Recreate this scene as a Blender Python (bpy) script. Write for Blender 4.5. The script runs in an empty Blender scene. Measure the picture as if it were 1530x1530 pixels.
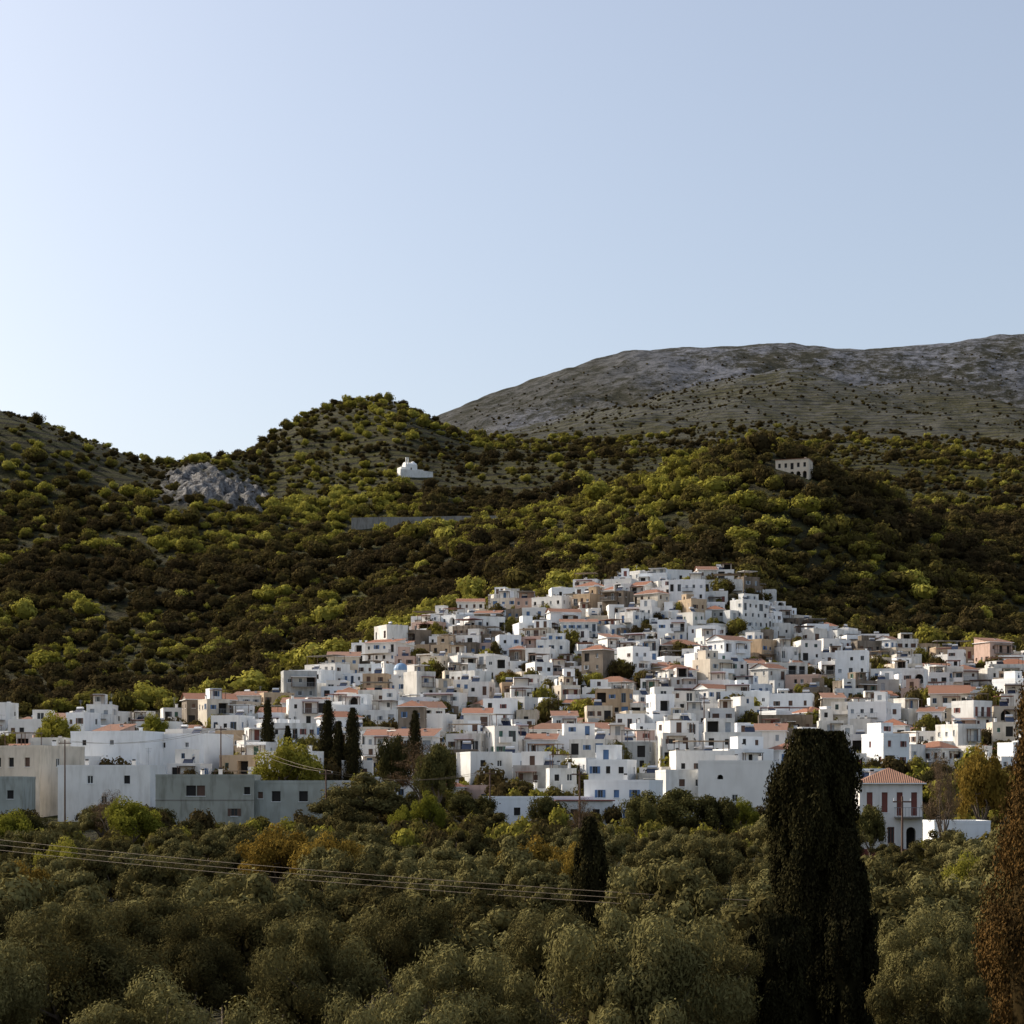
import bpy, math, random
import numpy as np
from mathutils import Vector
random.seed(7); RNG=np.random.default_rng(11)
F=2800.0; CX=765.0; HY=1180.0
scene=bpy.context.scene
scene.view_settings.view_transform='Standard'; scene.view_settings.look='None'; scene.view_settings.exposure=0

# ------------------------------------------------------------ terrain field
P0,P1,PS=-900,2500,10
pxs=np.arange(P0,P1+1,PS).astype(float)
def py2z(py,d): return (HY-py)/F*d
KEYS=[(5,-4.5),(28,-8.2),(60,-8.8),(150,-8.6),(200,-8.0),(262,-5.6)]
PK={
300:[(0,1205),(1530,1212)],
340:[(0,1150),(765,1172),(1530,1172)],
420:[(0,1105),(400,1088),(765,1085),(1100,1088),(1530,1090)],
500:[(0,1085),(300,1075),(450,1037),(600,1010),(765,995),(1000,985),(1200,1010),(1530,1030)],
570:[(0,1072),(300,1062),(400,1035),(550,978),(700,930),(850,908),(1000,888),(1110,888),(1160,945),(1300,980),(1530,998)],
640:[(0,1058),(300,1045),(420,1020),(550,962),(700,915),(900,878),(1000,862),(1110,862),(1200,900),(1300,935),(1530,965)],
760:[(0,960),(300,955),(500,925),(700,860),(900,790),(1000,750),(1130,722),(1200,730),(1300,790),(1400,845),(1530,890)],
850:[(0,885),(300,880),(500,860),(700,805),(900,748),(1000,712),(1080,684),(1130,674),(1220,696),(1300,742),(1400,795),(1530,845)],
1000:[(0,775),(200,768),(400,775),(500,780),(800,778),(870,768),(1000,745),(1130,745),(1300,775),(1400,775),(1530,795)],
1150:[(-500,560),(0,617),(60,637),(130,664),(200,692),(250,706),(290,695),(340,703),(400,748),(500,735),(600,706),(700,722),(800,710),(900,702),(1000,702),(1300,725),(1530,738)],
1500:[(-500,620),(0,650),(200,712),(330,700),(370,680),(400,660),(440,634),(480,616),(500,612),(530,608),(560,602),(600,608),(640,628),(670,642),(720,658),(800,668),(900,672),(1100,662),(1300,672),(1530,690)],
1850:[(0,720),(400,712),(560,665),(650,672),(800,662),(1000,650),(1100,640),(1530,665)],
2550:[(0,800),(400,770),(600,690),(700,650),(800,640),(900,620),(1000,600),(1100,578),(1190,564),(1300,574),(1400,588),(1530,615)],
2850:[(0,820),(400,780),(600,700),(700,655),(760,640),(850,620),(1000,615),(1100,606),(1190,606),(1300,612),(1400,618),(1530,630)],
3400:[(0,860),(300,800),(560,690),(650,628),(720,600),(820,568),(900,546),(960,533),(1050,528),(1190,524),(1300,525),(1400,520),(1530,505),(2000,490)],
4600:[(0,1000),(600,850),(1530,700)],
}
ks=[k[0] for k in KEYS]; Zk=[np.full(len(pxs),k[1]) for k in KEYS]
ker=np.exp(-0.5*(np.arange(-6,7)*PS/16.0)**2); ker/=ker.sum()
for d in sorted(PK):
    a=np.array(PK[d],float); py=np.interp(pxs,a[:,0],a[:,1])
    pp=np.pad(py,6,mode='edge'); py=np.convolve(pp,ker,mode='valid')
    ks.append(d); Zk.append(py2z(py,d))
ks+= [7000,14000]; Zk+= [np.full(len(pxs),-15.0),np.full(len(pxs),-20.0)]
ks=np.array(ks,float); Zk=np.array(Zk)
def pchip(x,Y,xq):
    h=np.diff(x)[:,None]; dl=np.diff(Y,axis=0)/h
    m=np.zeros_like(Y); s=(np.sign(dl[:-1])*np.sign(dl[1:])>0)
    w1=2*h[1:]+h[:-1]; w2=h[1:]+2*h[:-1]
    with np.errstate(divide='ignore',invalid='ignore'):
        hm=(w1+w2)/(w1/dl[:-1]+w2/dl[1:])
    m[1:-1]=np.where(s,hm,0); m[0]=dl[0]; m[-1]=dl[-1]
    i=np.clip(np.searchsorted(x,xq,side='right')-1,0,len(x)-2)
    hh=h[i]; t=((xq-x[i])[:,None])/hh
    return (2*t**3-3*t**2+1)*Y[i]+(t**3-2*t**2+t)*hh*m[i]+(-2*t**3+3*t**2)*Y[i+1]+(t**3-t**2)*hh*m[i+1]
LD0,LD1,LN=math.log(5),math.log(14000),1600
ldf=np.linspace(LD0,LD1,LN)
ZG=pchip(ks,Zk,np.exp(ldf))
TAB=RNG.random((256,256))
def vn(x,y,o=0):
    x=np.asarray(x,float)+o*17.3; y=np.asarray(y,float)+o*9.7
    xi=np.floor(x).astype(int); yi=np.floor(y).astype(int); fx=x-xi; fy=y-yi
    fx=fx*fx*(3-2*fx); fy=fy*fy*(3-2*fy)
    g=lambda a,b:TAB[(a)&255,(b)&255]
    return (g(xi,yi)*(1-fx)+g(xi+1,yi)*fx)*(1-fy)+(g(xi,yi+1)*(1-fx)+g(xi+1,yi+1)*fx)*fy
def fbm(x,y,n=4,o=0):
    s=0;a=0.5;t=0
    for i in range(n):
        s=s+a*vn(x*2**i,y*2**i,o+i); t+=a; a*=0.5
    return s/t
def Hh(x,y):
    x=np.asarray(x,float); y=np.asarray(y,float)
    d=np.clip(y,5.01,13900); px=np.clip(CX+F*x/d,P0+1,P1-1)
    a=(px-P0)/PS; b=(np.log(d)-LD0)/(LD1-LD0)*(LN-1)
    ai=a.astype(int); bi=np.minimum(b.astype(int),LN-2); fa=a-ai; fb=b-bi
    z=(ZG[bi,ai]*(1-fa)+ZG[bi,ai+1]*fa)*(1-fb)+(ZG[bi+1,ai]*(1-fa)+ZG[bi+1,ai+1]*fa)*fb
    w1=np.clip((d-620)/200,0,1)*np.clip((4600-d)/500,0,1)
    z=z+w1*(fbm(x/55,y/55,4,1)-0.5)*np.interp(d,[600,900,1500,2600,3400],[4,7,12,18,13])
    w2=np.clip((d-1500)/600,0,1)*np.clip((4600-d)/500,0,1)
    rid=1-np.abs(2*fbm(x/260+y/900,y/420,4,5)-1)
    z=z+w2*(rid-0.75)*np.interp(d,[2500,3200],[40,18])
    rk=rockmask(px,d); rr_=1-np.abs(2*fbm(x/9,y/13,4,9)-1)
    z=z+rk*(rr_-0.6)*19
    z=z+np.clip((250-d)/60,0,1)*(fbm(x/20,y/20,3,3)-.5)*0.8
    return z
def rockmask(px,d):
    n=fbm(px/16,d/28,4,12)
    r=np.exp(-((px-325)/80)**4)*np.exp(-((d-1090)/68)**4)
    return np.clip(r*(n-0.26)*3.4,0,1)
def gz(x,y): return float(Hh(np.array([x]),np.array([y]))[0])
def WX(px,d): return (px-CX)/F*d
def tphase(x,y,z): return z/6.0+fbm(x/170,y/170,3,61)*3.0

# ------------------------------------------------------------ materials
def newmat(n):
    m=bpy.data.materials.new(n); m.use_nodes=True; nt=m.node_tree
    return m,nt,nt.nodes["Principled BSDF"]
def noise(nt,scale,detail=4,vec=None,rough=0.6):
    n=nt.nodes.new('ShaderNodeTexNoise'); n.inputs['Scale'].default_value=scale; n.inputs['Detail'].default_value=detail; n.inputs['Roughness'].default_value=rough
    if vec is not None: nt.links.new(vec,n.inputs['Vector'])
    return n.outputs['Fac']
def ramp(nt,fac,stops):
    r=nt.nodes.new('ShaderNodeValToRGB'); e=r.color_ramp.elements
    while len(e)<len(stops): e.new(0.5)
    for i,(p,c) in enumerate(stops):
        e[i].position=p; e[i].color=(c[0],c[1],c[2],1) if hasattr(c,'__len__') else (c,c,c,1)
    nt.links.new(fac,r.inputs['Fac']); return r.outputs['Color']
def mixc(nt,f,a,b,t='MIX'):
    m=nt.nodes.new('ShaderNodeMix'); m.data_type='RGBA'; m.blend_type=t
    for s,v in ((0,f),(6,a),(7,b)):
        if isinstance(v,(int,float)): m.inputs[s].default_value=v
        elif isinstance(v,(tuple,list)): m.inputs[s].default_value=(v[0],v[1],v[2],1)
        else: nt.links.new(v,m.inputs[s])
    return m.outputs[2]
def math_(nt,op,a,b=None,c=None,clamp=False):
    m=nt.nodes.new('ShaderNodeMath'); m.operation=op; m.use_clamp=clamp
    for i,v in enumerate((a,b,c)):
        if v is None: continue
        if isinstance(v,(int,float)): m.inputs[i].default_value=v
        else: nt.links.new(v,m.inputs[i])
    return m.outputs[0]
def geo_pos(nt):
    return nt.nodes.new('ShaderNodeNewGeometry').outputs['Position']
def bump(nt,b,h,dist,strength=1.0):
    n=nt.nodes.new('ShaderNodeBump'); n.inputs['Distance'].default_value=dist; n.inputs['Strength'].default_value=strength
    nt.links.new(h,n.inputs['Height']); nt.links.new(n.outputs['Normal'],b.inputs['Normal'])
MATS=[]; MI={}
def reg(name,m): MI[name]=len(MATS); MATS.append(m)
def plaster(name,col,stain=0.25,rough=0.9):
    m,nt,b=newmat(name); p=geo_pos(nt)
    mp=nt.nodes.new('ShaderNodeMapping'); nt.links.new(p,mp.inputs[0]); mp.inputs['Scale'].default_value=(1,1,0.2)
    n1=noise(nt,1.1,3,mp.outputs[0]); n2=noise(nt,0.3,2,p)
    oi=nt.nodes.new('ShaderNodeObjectInfo').outputs['Random']
    dk=tuple(c*0.5*k for c,k in zip(col,(1,0.96,0.88)))
    st=math_(nt,'MULTIPLY',oi,stain*2.0)
    c=mixc(nt,math_(nt,'MULTIPLY',ramp(nt,n1,[(0.48,0.0),(0.74,1.0)]),math_(nt,'ADD',st,stain)),col,dk)
    c=mixc(nt,math_(nt,'MULTIPLY',ramp(nt,n2,[(0.45,0.0),(0.7,1.0)]),stain*1.2),c,dk)
    o2=math_(nt,'FRACT',math_(nt,'MULTIPLY',oi,7.31))
    hv=ramp(nt,o2,[(0.0,(0.84,0.82,0.79)),(0.3,(0.96,0.93,0.89)),(0.55,(1,1,1)),(1.0,(0.95,0.975,1.0))]); c=mixc(nt,1.0,c,hv,'MULTIPLY')
    nt.links.new(c,b.inputs['Base Color']); b.inputs['Roughness'].default_value=rough
    b.inputs['Specular IOR Level'].default_value=0.2
    reg(name,m); return m
plaster('white_plaster',(0.85,0.85,0.84),0.14)
plaster('aged_white_plaster',(0.74,0.73,0.70),0.34)
plaster('cream_plaster',(0.68,0.60,0.49),0.28)
plaster('ochre_plaster',(0.50,0.38,0.26),0.3)
plaster('grey_plaster',(0.42,0.42,0.40),0.35)
plaster('pale_grey_green_plaster',(0.40,0.415,0.37),0.35)
plaster('stone_masonry',(0.24,0.20,0.16),0.6)
plaster('pink_plaster',(0.56,0.40,0.33),0.25)
plaster('flat_roof_screed',(0.52,0.50,0.47),0.5)
plaster('concrete',(0.28,0.27,0.25),0.4)
def simple(name,col,rough=0.6,metal=0,var=0.3,sc=2.0):
    m,nt,b=newmat(name)
    if var>0.1:
        n=noise(nt,sc,2,geo_pos(nt)); c=mixc(nt,n,tuple(x*(1-var) for x in col),tuple(min(1,x*(1+var)) for x in col)); nt.links.new(c,b.inputs['Base Color'])
    else: b.inputs['Base Color'].default_value=(*col,1)
    b.inputs['Roughness'].default_value=rough; b.inputs['Metallic'].default_value=metal
    reg(name,m); return m
simple('window_glass',(0.03,0.035,0.04),0.2,var=0)
simple('dark_interior',(0.02,0.018,0.016),0.9,var=0)
simple('blue_paint',(0.07,0.15,0.30),0.5)
simple('brown_wood',(0.10,0.05,0.03),0.6)
simple('red_brown_paint',(0.17,0.045,0.032),0.6)
simple('green_paint',(0.05,0.13,0.09),0.5)
simple('grey_paint',(0.30,0.33,0.36),0.5)
simple('white_paint',(0.78,0.78,0.77),0.5,var=0.05)
simple('blue_dome_paint',(0.16,0.27,0.42),0.5,var=0.15)
simple('metal_rail',(0.25,0.26,0.28),0.4,0.6,var=0)
simple('tank_metal',(0.6,0.6,0.6),0.3,0.5,var=0)
simple('solar_panel',(0.02,0.03,0.06),0.1,var=0)
simple('bark',(0.10,0.075,0.055),0.9,sc=6)
simple('cable',(0.15,0.11,0.07),0.6,var=0)
simple('canvas_awning',(0.33,0.25,0.17),0.8)
m,nt,b=newmat('terracotta_tiles'); tc=nt.nodes.new('ShaderNodeTexCoord').outputs['Object']
wv=nt.nodes.new('ShaderNodeTexWave'); wv.inputs['Scale'].default_value=1.4; wv.inputs['Distortion'].default_value=0.6; nt.links.new(tc,wv.inputs['Vector'])
c=mixc(nt,noise(nt,2.2,4,tc,0.8),(0.20,0.075,0.04),(0.42,0.165,0.08)); c=mixc(nt,math_(nt,'MULTIPLY',wv.outputs['Fac'],0.4),c,(0.14,0.065,0.04))
oi=nt.nodes.new('ShaderNodeObjectInfo').outputs['Random']; c=mixc(nt,math_(nt,'MULTIPLY',oi,0.45),c,(0.18,0.125,0.09))
nt.links.new(c,b.inputs['Base Color']); b.inputs['Roughness'].default_value=0.85; bump(nt,b,wv.outputs['Fac'],0.06)
reg('terracotta_tiles',m)

def leafmat(name,stops,inst=None,trans=0.3,w=0.35):
    m,nt,b=newmat(name); nt.nodes.remove(b); out=nt.nodes['Material Output']
    lv=nt.nodes.new('ShaderNodeAttribute'); lv.attribute_name='lv'
    if inst:
        a=nt.nodes.new('ShaderNodeAttribute'); a.attribute_type='INSTANCER'; a.attribute_name=inst; base=a.outputs['Fac']
    else: base=nt.nodes.new('ShaderNodeObjectInfo').outputs['Random']
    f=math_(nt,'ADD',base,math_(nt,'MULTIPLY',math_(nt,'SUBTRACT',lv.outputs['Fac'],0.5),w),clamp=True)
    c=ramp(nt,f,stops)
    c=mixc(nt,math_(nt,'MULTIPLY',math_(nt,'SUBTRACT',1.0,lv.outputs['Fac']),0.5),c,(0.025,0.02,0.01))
    df=nt.nodes.new('ShaderNodeBsdfDiffuse'); nt.links.new(c,df.inputs[0])
    if trans>0:
        tr=nt.nodes.new('ShaderNodeBsdfTranslucent'); mx=nt.nodes.new('ShaderNodeMixShader')
        nt.links.new(c,tr.inputs[0]); mx.inputs[0].default_value=trans
        nt.links.new(df.outputs[0],mx.inputs[1]); nt.links.new(tr.outputs[0],mx.inputs[2]); nt.links.new(mx.outputs[0],out.inputs[0])
    else: nt.links.new(df.outputs[0],out.inputs[0])
    return m
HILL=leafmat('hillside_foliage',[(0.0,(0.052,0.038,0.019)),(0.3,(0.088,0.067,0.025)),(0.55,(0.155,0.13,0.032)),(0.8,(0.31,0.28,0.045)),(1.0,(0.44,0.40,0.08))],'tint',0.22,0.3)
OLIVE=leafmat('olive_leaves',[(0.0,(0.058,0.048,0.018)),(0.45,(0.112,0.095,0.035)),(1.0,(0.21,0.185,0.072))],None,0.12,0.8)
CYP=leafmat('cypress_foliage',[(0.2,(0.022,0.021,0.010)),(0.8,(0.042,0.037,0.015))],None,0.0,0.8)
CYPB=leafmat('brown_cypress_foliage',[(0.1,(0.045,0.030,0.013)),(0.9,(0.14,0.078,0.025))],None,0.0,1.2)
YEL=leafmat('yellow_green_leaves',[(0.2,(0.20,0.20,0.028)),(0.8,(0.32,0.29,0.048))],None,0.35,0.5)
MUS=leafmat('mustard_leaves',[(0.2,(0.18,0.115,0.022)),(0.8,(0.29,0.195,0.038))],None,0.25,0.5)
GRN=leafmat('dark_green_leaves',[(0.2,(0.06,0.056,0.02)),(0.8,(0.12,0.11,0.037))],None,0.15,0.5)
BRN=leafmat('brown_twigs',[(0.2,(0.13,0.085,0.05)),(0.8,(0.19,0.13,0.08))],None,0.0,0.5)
BARK=MATS[MI['bark']]

m,nt,b=newmat('hill_ground'); p=geo_pos(nt); b.inputs['Roughness'].default_value=0.95; b.inputs['Specular IOR Level'].default_value=0.1
def attr(n):
    a=nt.nodes.new('ShaderNodeAttribute'); a.attribute_name=n; return a.outputs['Fac']
gn=noise(nt,0.02,5,p)
grass=ramp(nt,gn,[(0.3,(0.030,0.027,0.012)),(0.48,(0.048,0.043,0.020)),(0.60,(0.052,0.055,0.016)),(0.75,(0.066,0.058,0.026))])
fn=noise(nt,0.25,3,p,0.8)
grass=mixc(nt,math_(nt,'MULTIPLY',ramp(nt,fn,[(0.46,1.0),(0.56,0.0)]),0.75),grass,(0.020,0.018,0.009))
mn=noise(nt,0.045,6,p,0.85); wn=noise(nt,0.006,4,p,0.6)
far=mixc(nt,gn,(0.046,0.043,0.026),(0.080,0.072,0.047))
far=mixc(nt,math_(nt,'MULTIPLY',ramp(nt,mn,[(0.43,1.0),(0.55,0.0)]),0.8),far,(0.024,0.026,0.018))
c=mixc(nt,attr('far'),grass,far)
rn=ramp(nt,math_(nt,'ADD',math_(nt,'MULTIPLY',mn,0.6),math_(nt,'MULTIPLY',wn,0.4)),[(0.45,0.0),(0.54,1.0)])
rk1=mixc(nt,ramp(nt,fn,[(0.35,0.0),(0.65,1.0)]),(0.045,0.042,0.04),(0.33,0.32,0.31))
rk_haze=mixc(nt,ramp(nt,mn,[(0.38,0.0),(0.66,1.0)]),(0.060,0.064,0.075),(0.24,0.25,0.285))  # distant rock: air haze put into the colour as a bluish tint
rock=mixc(nt,attr('far'),rk1,rk_haze)
rm=math_(nt,'ADD',attr('rock'),math_(nt,'MULTIPLY',attr('rocky'),rn),clamp=True)
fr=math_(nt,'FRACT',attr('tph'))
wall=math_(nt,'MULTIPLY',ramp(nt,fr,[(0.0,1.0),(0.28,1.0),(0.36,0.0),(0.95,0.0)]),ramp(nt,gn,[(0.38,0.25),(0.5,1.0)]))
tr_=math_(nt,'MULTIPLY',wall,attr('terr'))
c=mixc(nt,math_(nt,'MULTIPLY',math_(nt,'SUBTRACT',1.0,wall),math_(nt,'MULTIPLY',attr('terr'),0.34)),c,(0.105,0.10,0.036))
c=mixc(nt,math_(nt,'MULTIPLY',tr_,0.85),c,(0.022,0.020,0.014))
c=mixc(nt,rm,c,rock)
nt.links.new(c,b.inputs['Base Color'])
bump(nt,b,mn,11.0,1.0)
GROUND=m

# ------------------------------------------------------------ mesh helpers
def mesh_np(name,V,Q,mats,mi=None,link=True,smooth=False):
    me=bpy.data.meshes.new(name); V=np.asarray(V,np.float32); Q=np.asarray(Q,np.int32); k=Q.shape[1]
    me.vertices.add(len(V)); me.vertices.foreach_set('co',V.ravel())
    me.loops.add(Q.size); me.loops.foreach_set('vertex_index',Q.ravel())
    me.polygons.add(len(Q)); me.polygons.foreach_set('loop_start',np.arange(0,Q.size,k,dtype=np.int32)); me.polygons.foreach_set('loop_total',np.full(len(Q),k,np.int32))
    for mt in mats: me.materials.append(mt)
    if mi is not None: me.polygons.foreach_set('material_index',np.asarray(mi,np.int32))
    if smooth: me.polygons.foreach_set('use_smooth',np.ones(len(Q),bool))
    me.update(calc_edges=True); me.validate()
    o=bpy.data.objects.new(name,me)
    if link: scene.collection.objects.link(o)
    return o
NC=680
s=np.linspace(-1,1,NC); v=0.62*np.sign(s)*(0.55*np.abs(s)+0.45*np.abs(s)**3)/1.0
ys=np.concatenate([np.linspace(-20,250,70,endpoint=False),np.linspace(250,650,110,endpoint=False),np.linspace(650,1600,300,endpoint=False),np.linspace(1600,3800,340,endpoint=False),np.geomspace(3800,13800,40)])
Yg,Vg=np.meshgrid(ys,v,indexing='ij'); Xg=Vg*(Yg+90)
Zg=Hh(Xg,Yg); NR=len(ys)
V=np.stack([Xg.ravel(),Yg.ravel(),Zg.ravel()],1)
i=np.arange(NR-1)[:,None]*NC+np.arange(NC-1)[None,:]
Q=np.stack([i,i+1,i+1+NC,i+NC],-1).reshape(-1,4)
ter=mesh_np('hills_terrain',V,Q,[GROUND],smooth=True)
dd=np.clip(Yg,5,1e9).ravel(); pg=CX+F*Xg.ravel()/dd
def addattr(o,n,a):
    at=o.data.attributes.new(n,'FLOAT','POINT'); at.data.foreach_set('value',np.asarray(a,np.float32))
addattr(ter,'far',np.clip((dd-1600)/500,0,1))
addattr(ter,'rock',np.clip(rockmask(pg,dd)*1.5,0,1))
rocky=np.clip((dd-2800)/300,0,1)*np.clip((pg-800)/250,0.35,1)
rocky=np.maximum(rocky,np.exp(-((pg-800)/130)**2)*np.exp(-((dd-2750)/350)**2))
rocky=np.maximum(rocky,0.9*np.exp(-((pg-1200)/150)**2)*np.exp(-((dd-2480)/160)**2))
rocky=np.maximum(rocky,0.25*np.clip((dd-1300)/300,0,1))
rocky=np.maximum(rocky,0.9*np.exp(-((pg-600)/50)**2)*np.exp(-((dd-1440)/70)**2))
addattr(ter,'rocky',rocky)
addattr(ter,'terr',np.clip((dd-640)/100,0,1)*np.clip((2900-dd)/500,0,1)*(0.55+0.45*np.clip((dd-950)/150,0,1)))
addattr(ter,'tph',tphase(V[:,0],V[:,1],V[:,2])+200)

# ------------------------------------------------------------ foliage builders
def tube(p0,p1,r0,r1,n=7,segs=4,jit=0.0):
    p0=np.array(p0,float);p1=np.array(p1,float); ax=p1-p0; L=np.linalg.norm(ax); ax/=L
    a=np.cross(ax,[0.3,1,0.1]); a/=np.linalg.norm(a); b2=np.cross(ax,a)
    Vv=[]
    for k in range(segs+1):
        t=k/segs; c=p0+(p1-p0)*t+(RNG.normal(0,jit,3)*L if 0<k<segs else 0); r=r0+(r1-r0)*t
        for j in range(n):
            th=2*math.pi*j/n; Vv.append(c+r*(math.cos(th)*a+math.sin(th)*b2))
    Qv=[[k*n+j,k*n+(j+1)%n,(k+1)*n+(j+1)%n,(k+1)*n+j] for k in range(segs) for j in range(n)]
    return np.array(Vv),np.array(Qv)
def rdir(n):
    d=RNG.normal(size=(n,3)); return d/np.linalg.norm(d,axis=1)[:,None]
def leaves(P,Nrm,size,aspect,up=0.0):
    n=len(P); N=Nrm/np.maximum(1e-6,np.linalg.norm(Nrm,axis=1))[:,None]
    r=rdir(n)
    if up: r=r*(1-up)+np.array([0,0,1])*up
    a=np.cross(N,r); a/=np.maximum(1e-6,np.linalg.norm(a,axis=1))[:,None]; b2=np.cross(N,a)
    if up: a,b2=b2,a
    s=size*RNG.uniform(0.6,1.4,n)[:,None]
    A=a*s; B=b2*s*aspect
    V=np.stack([P-A,P-B,P+A,P+B],1).reshape(-1,3)
    return V,np.arange(4*n).reshape(-1,4)
class Acc:
    def __init__(s): s.V=[];s.Q=[];s.M=[];s.L=[];s.n=0
    def add(s,VQ,m,lv=None):
        V,Q=VQ; s.V.append(V); s.Q.append(Q+s.n); s.M.append(np.full(len(Q),m)); s.n+=len(V)
        if lv is None: lv=np.full(len(V),0.4)
        elif np.isscalar(lv): lv=np.full(len(V),lv)
        else: lv=np.repeat(np.clip(lv,0,1),4)
        s.L.append(lv)
    def obj(s,name,mats,link=True):
        o=mesh_np(name,np.concatenate(s.V),np.concatenate(s.Q),mats,np.concatenate(s.M),link)
        addattr(o,'lv',np.concatenate(s.L)); return o
def cloud(centers,radii,n_per,size,aspect,outw=0.6,sq=0.8):
    k=len(centers); D=rdir(k*n_per); R=np.repeat(radii,n_per)[:,None]; C=np.repeat(centers,n_per,axis=0)
    rr=RNG.uniform(0.35,1.0,(k*n_per,1))**0.4*(1+0.16*RNG.normal(size=(k*n_per,1)))
    P=C+D*R*rr*np.array([1,1,sq])
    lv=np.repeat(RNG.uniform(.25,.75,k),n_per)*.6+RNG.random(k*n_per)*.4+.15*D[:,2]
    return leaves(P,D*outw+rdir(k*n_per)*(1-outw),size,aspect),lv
def blobpos(k,Rx,Rz,cz,low=-0.5):
    out=[]
    while len(out)<k:
        d=rdir(1)[0]
        if d[2]<low: continue
        r=random.uniform(0.45,1.0); out.append([d[0]*Rx*r,d[1]*Rx*r,cz+d[2]*Rz*r])
    return np.array(out)
def broadleaf(name,mat,R=2.6,Hc=3.1,Rz=1.7,k=46,npb=480,size=0.09,asp=0.34,br=(0.45,0.85),link=False,trunk=0.22,outw=0.6,core=True):
    a=Acc(); sh=random.uniform(0,6.28); fk=Hc-Rz*0.9
    a.add(tube((0,0,-0.6),(0.1,0.05,fk),trunk*1.3,trunk*0.9,8,4,0.03),1)
    B=blobpos(k,R,Rz,Hc)
    warp=1+0.2*np.sin(3*np.arctan2(B[:,1],B[:,0])+sh)[:,None]; B[:,:2]*=warp
    rad=RNG.uniform(br[0],br[1],k)*R/2.6
    for j in range(6):
        th=sh+j*1.05; mid=(math.cos(th)*R*0.4,math.sin(th)*R*0.4,fk+Rz*0.55)
        a.add(tube((0.1,0.05,fk-0.05),mid,trunk*0.6,trunk*0.35,6,3,0.05),1)
        for q in range(3):
            t=B[random.randrange(k)]
            if t[0]*mid[0]+t[1]*mid[1]>0: a.add(tube(mid,t,trunk*0.33,trunk*0.08,5,3,0.06),1)
    g,lv=cloud(B,rad,npb,size,asp,outw); a.add(g,0,lv)
    if core:
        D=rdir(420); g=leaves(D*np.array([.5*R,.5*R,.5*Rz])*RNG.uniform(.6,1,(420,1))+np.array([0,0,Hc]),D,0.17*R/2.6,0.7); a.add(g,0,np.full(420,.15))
    return a.obj(name,[mat,BARK],link)
def scatter(name,pts,rot,scl,tint,col,nproto):
    me=bpy.data.meshes.new(name); n=len(pts); me.vertices.add(n); me.vertices.foreach_set('co',np.asarray(pts,np.float32).ravel())
    for an,ty,arr in (('rot','FLOAT_VECTOR',rot),('scl','FLOAT_VECTOR',scl)):
        at=me.attributes.new(an,ty,'POINT'); at.data.foreach_set('vector',np.asarray(arr,np.float32).ravel())
    at=me.attributes.new('tint','FLOAT','POINT'); at.data.foreach_set('value',np.asarray(tint,np.float32))
    at=me.attributes.new('idx','INT','POINT'); at.data.foreach_set('value',RNG.integers(0,nproto,n).astype(np.int32))
    o=bpy.data.objects.new(name,me); scene.collection.objects.link(o)
    ng=bpy.data.node_groups.new(name+'_nodes','GeometryNodeTree')
    ng.interface.new_socket('Geometry',in_out='INPUT',socket_type='NodeSocketGeometry'); ng.interface.new_socket('Geometry',in_out='OUTPUT',socket_type='NodeSocketGeometry')
    N=ng.nodes; gi=N.new('NodeGroupInput'); go=N.new('NodeGroupOutput'); ip=N.new('GeometryNodeInstanceOnPoints'); ci=N.new('GeometryNodeCollectionInfo')
    ci.inputs['Collection'].default_value=col; ci.inputs['Separate Children'].default_value=True; ci.inputs['Reset Children'].default_value=True
    def na(nm,t):
        x=N.new('GeometryNodeInputNamedAttribute'); x.data_type=t; x.inputs['Name'].default_value=nm
        return [q for q in x.outputs if q.enabled and q.name=='Attribute'][0]
    L=ng.links; L.new(gi.outputs[0],ip.inputs['Points']); L.new(ci.outputs[0],ip.inputs['Instance']); ip.inputs['Pick Instance'].default_value=True
    L.new(na('idx','INT'),ip.inputs['Instance Index']); L.new(na('rot','FLOAT_VECTOR'),ip.inputs['Rotation']); L.new(na('scl','FLOAT_VECTOR'),ip.inputs['Scale'])
    L.new(ip.outputs[0],go.inputs[0])
    md=o.modifiers.new('scatter','NODES'); md.node_group=ng
    return o

def hillproto(j):
    a=Acc(); k=[9,12,7,14,10][j%5]
    B=blobpos(k,0.70,0.5,0.62,-0.35); rad=RNG.uniform(0.28,0.48,k)
    a.add(tube((0,0,-0.3),(0,0,0.5),0.08,0.05,5,2),1)
    g,lv=cloud(B,rad,70,0.085,0.75,0.85,0.85); a.add(g,0,lv)
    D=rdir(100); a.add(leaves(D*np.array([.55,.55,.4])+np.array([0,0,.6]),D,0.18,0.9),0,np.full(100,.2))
    return a.obj('hill_tree_form',[HILL,BARK],False)
HP=bpy.data.collections.new('hillside_tree_forms')
for j in range(6): HP.objects.link(hillproto(j))

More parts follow.
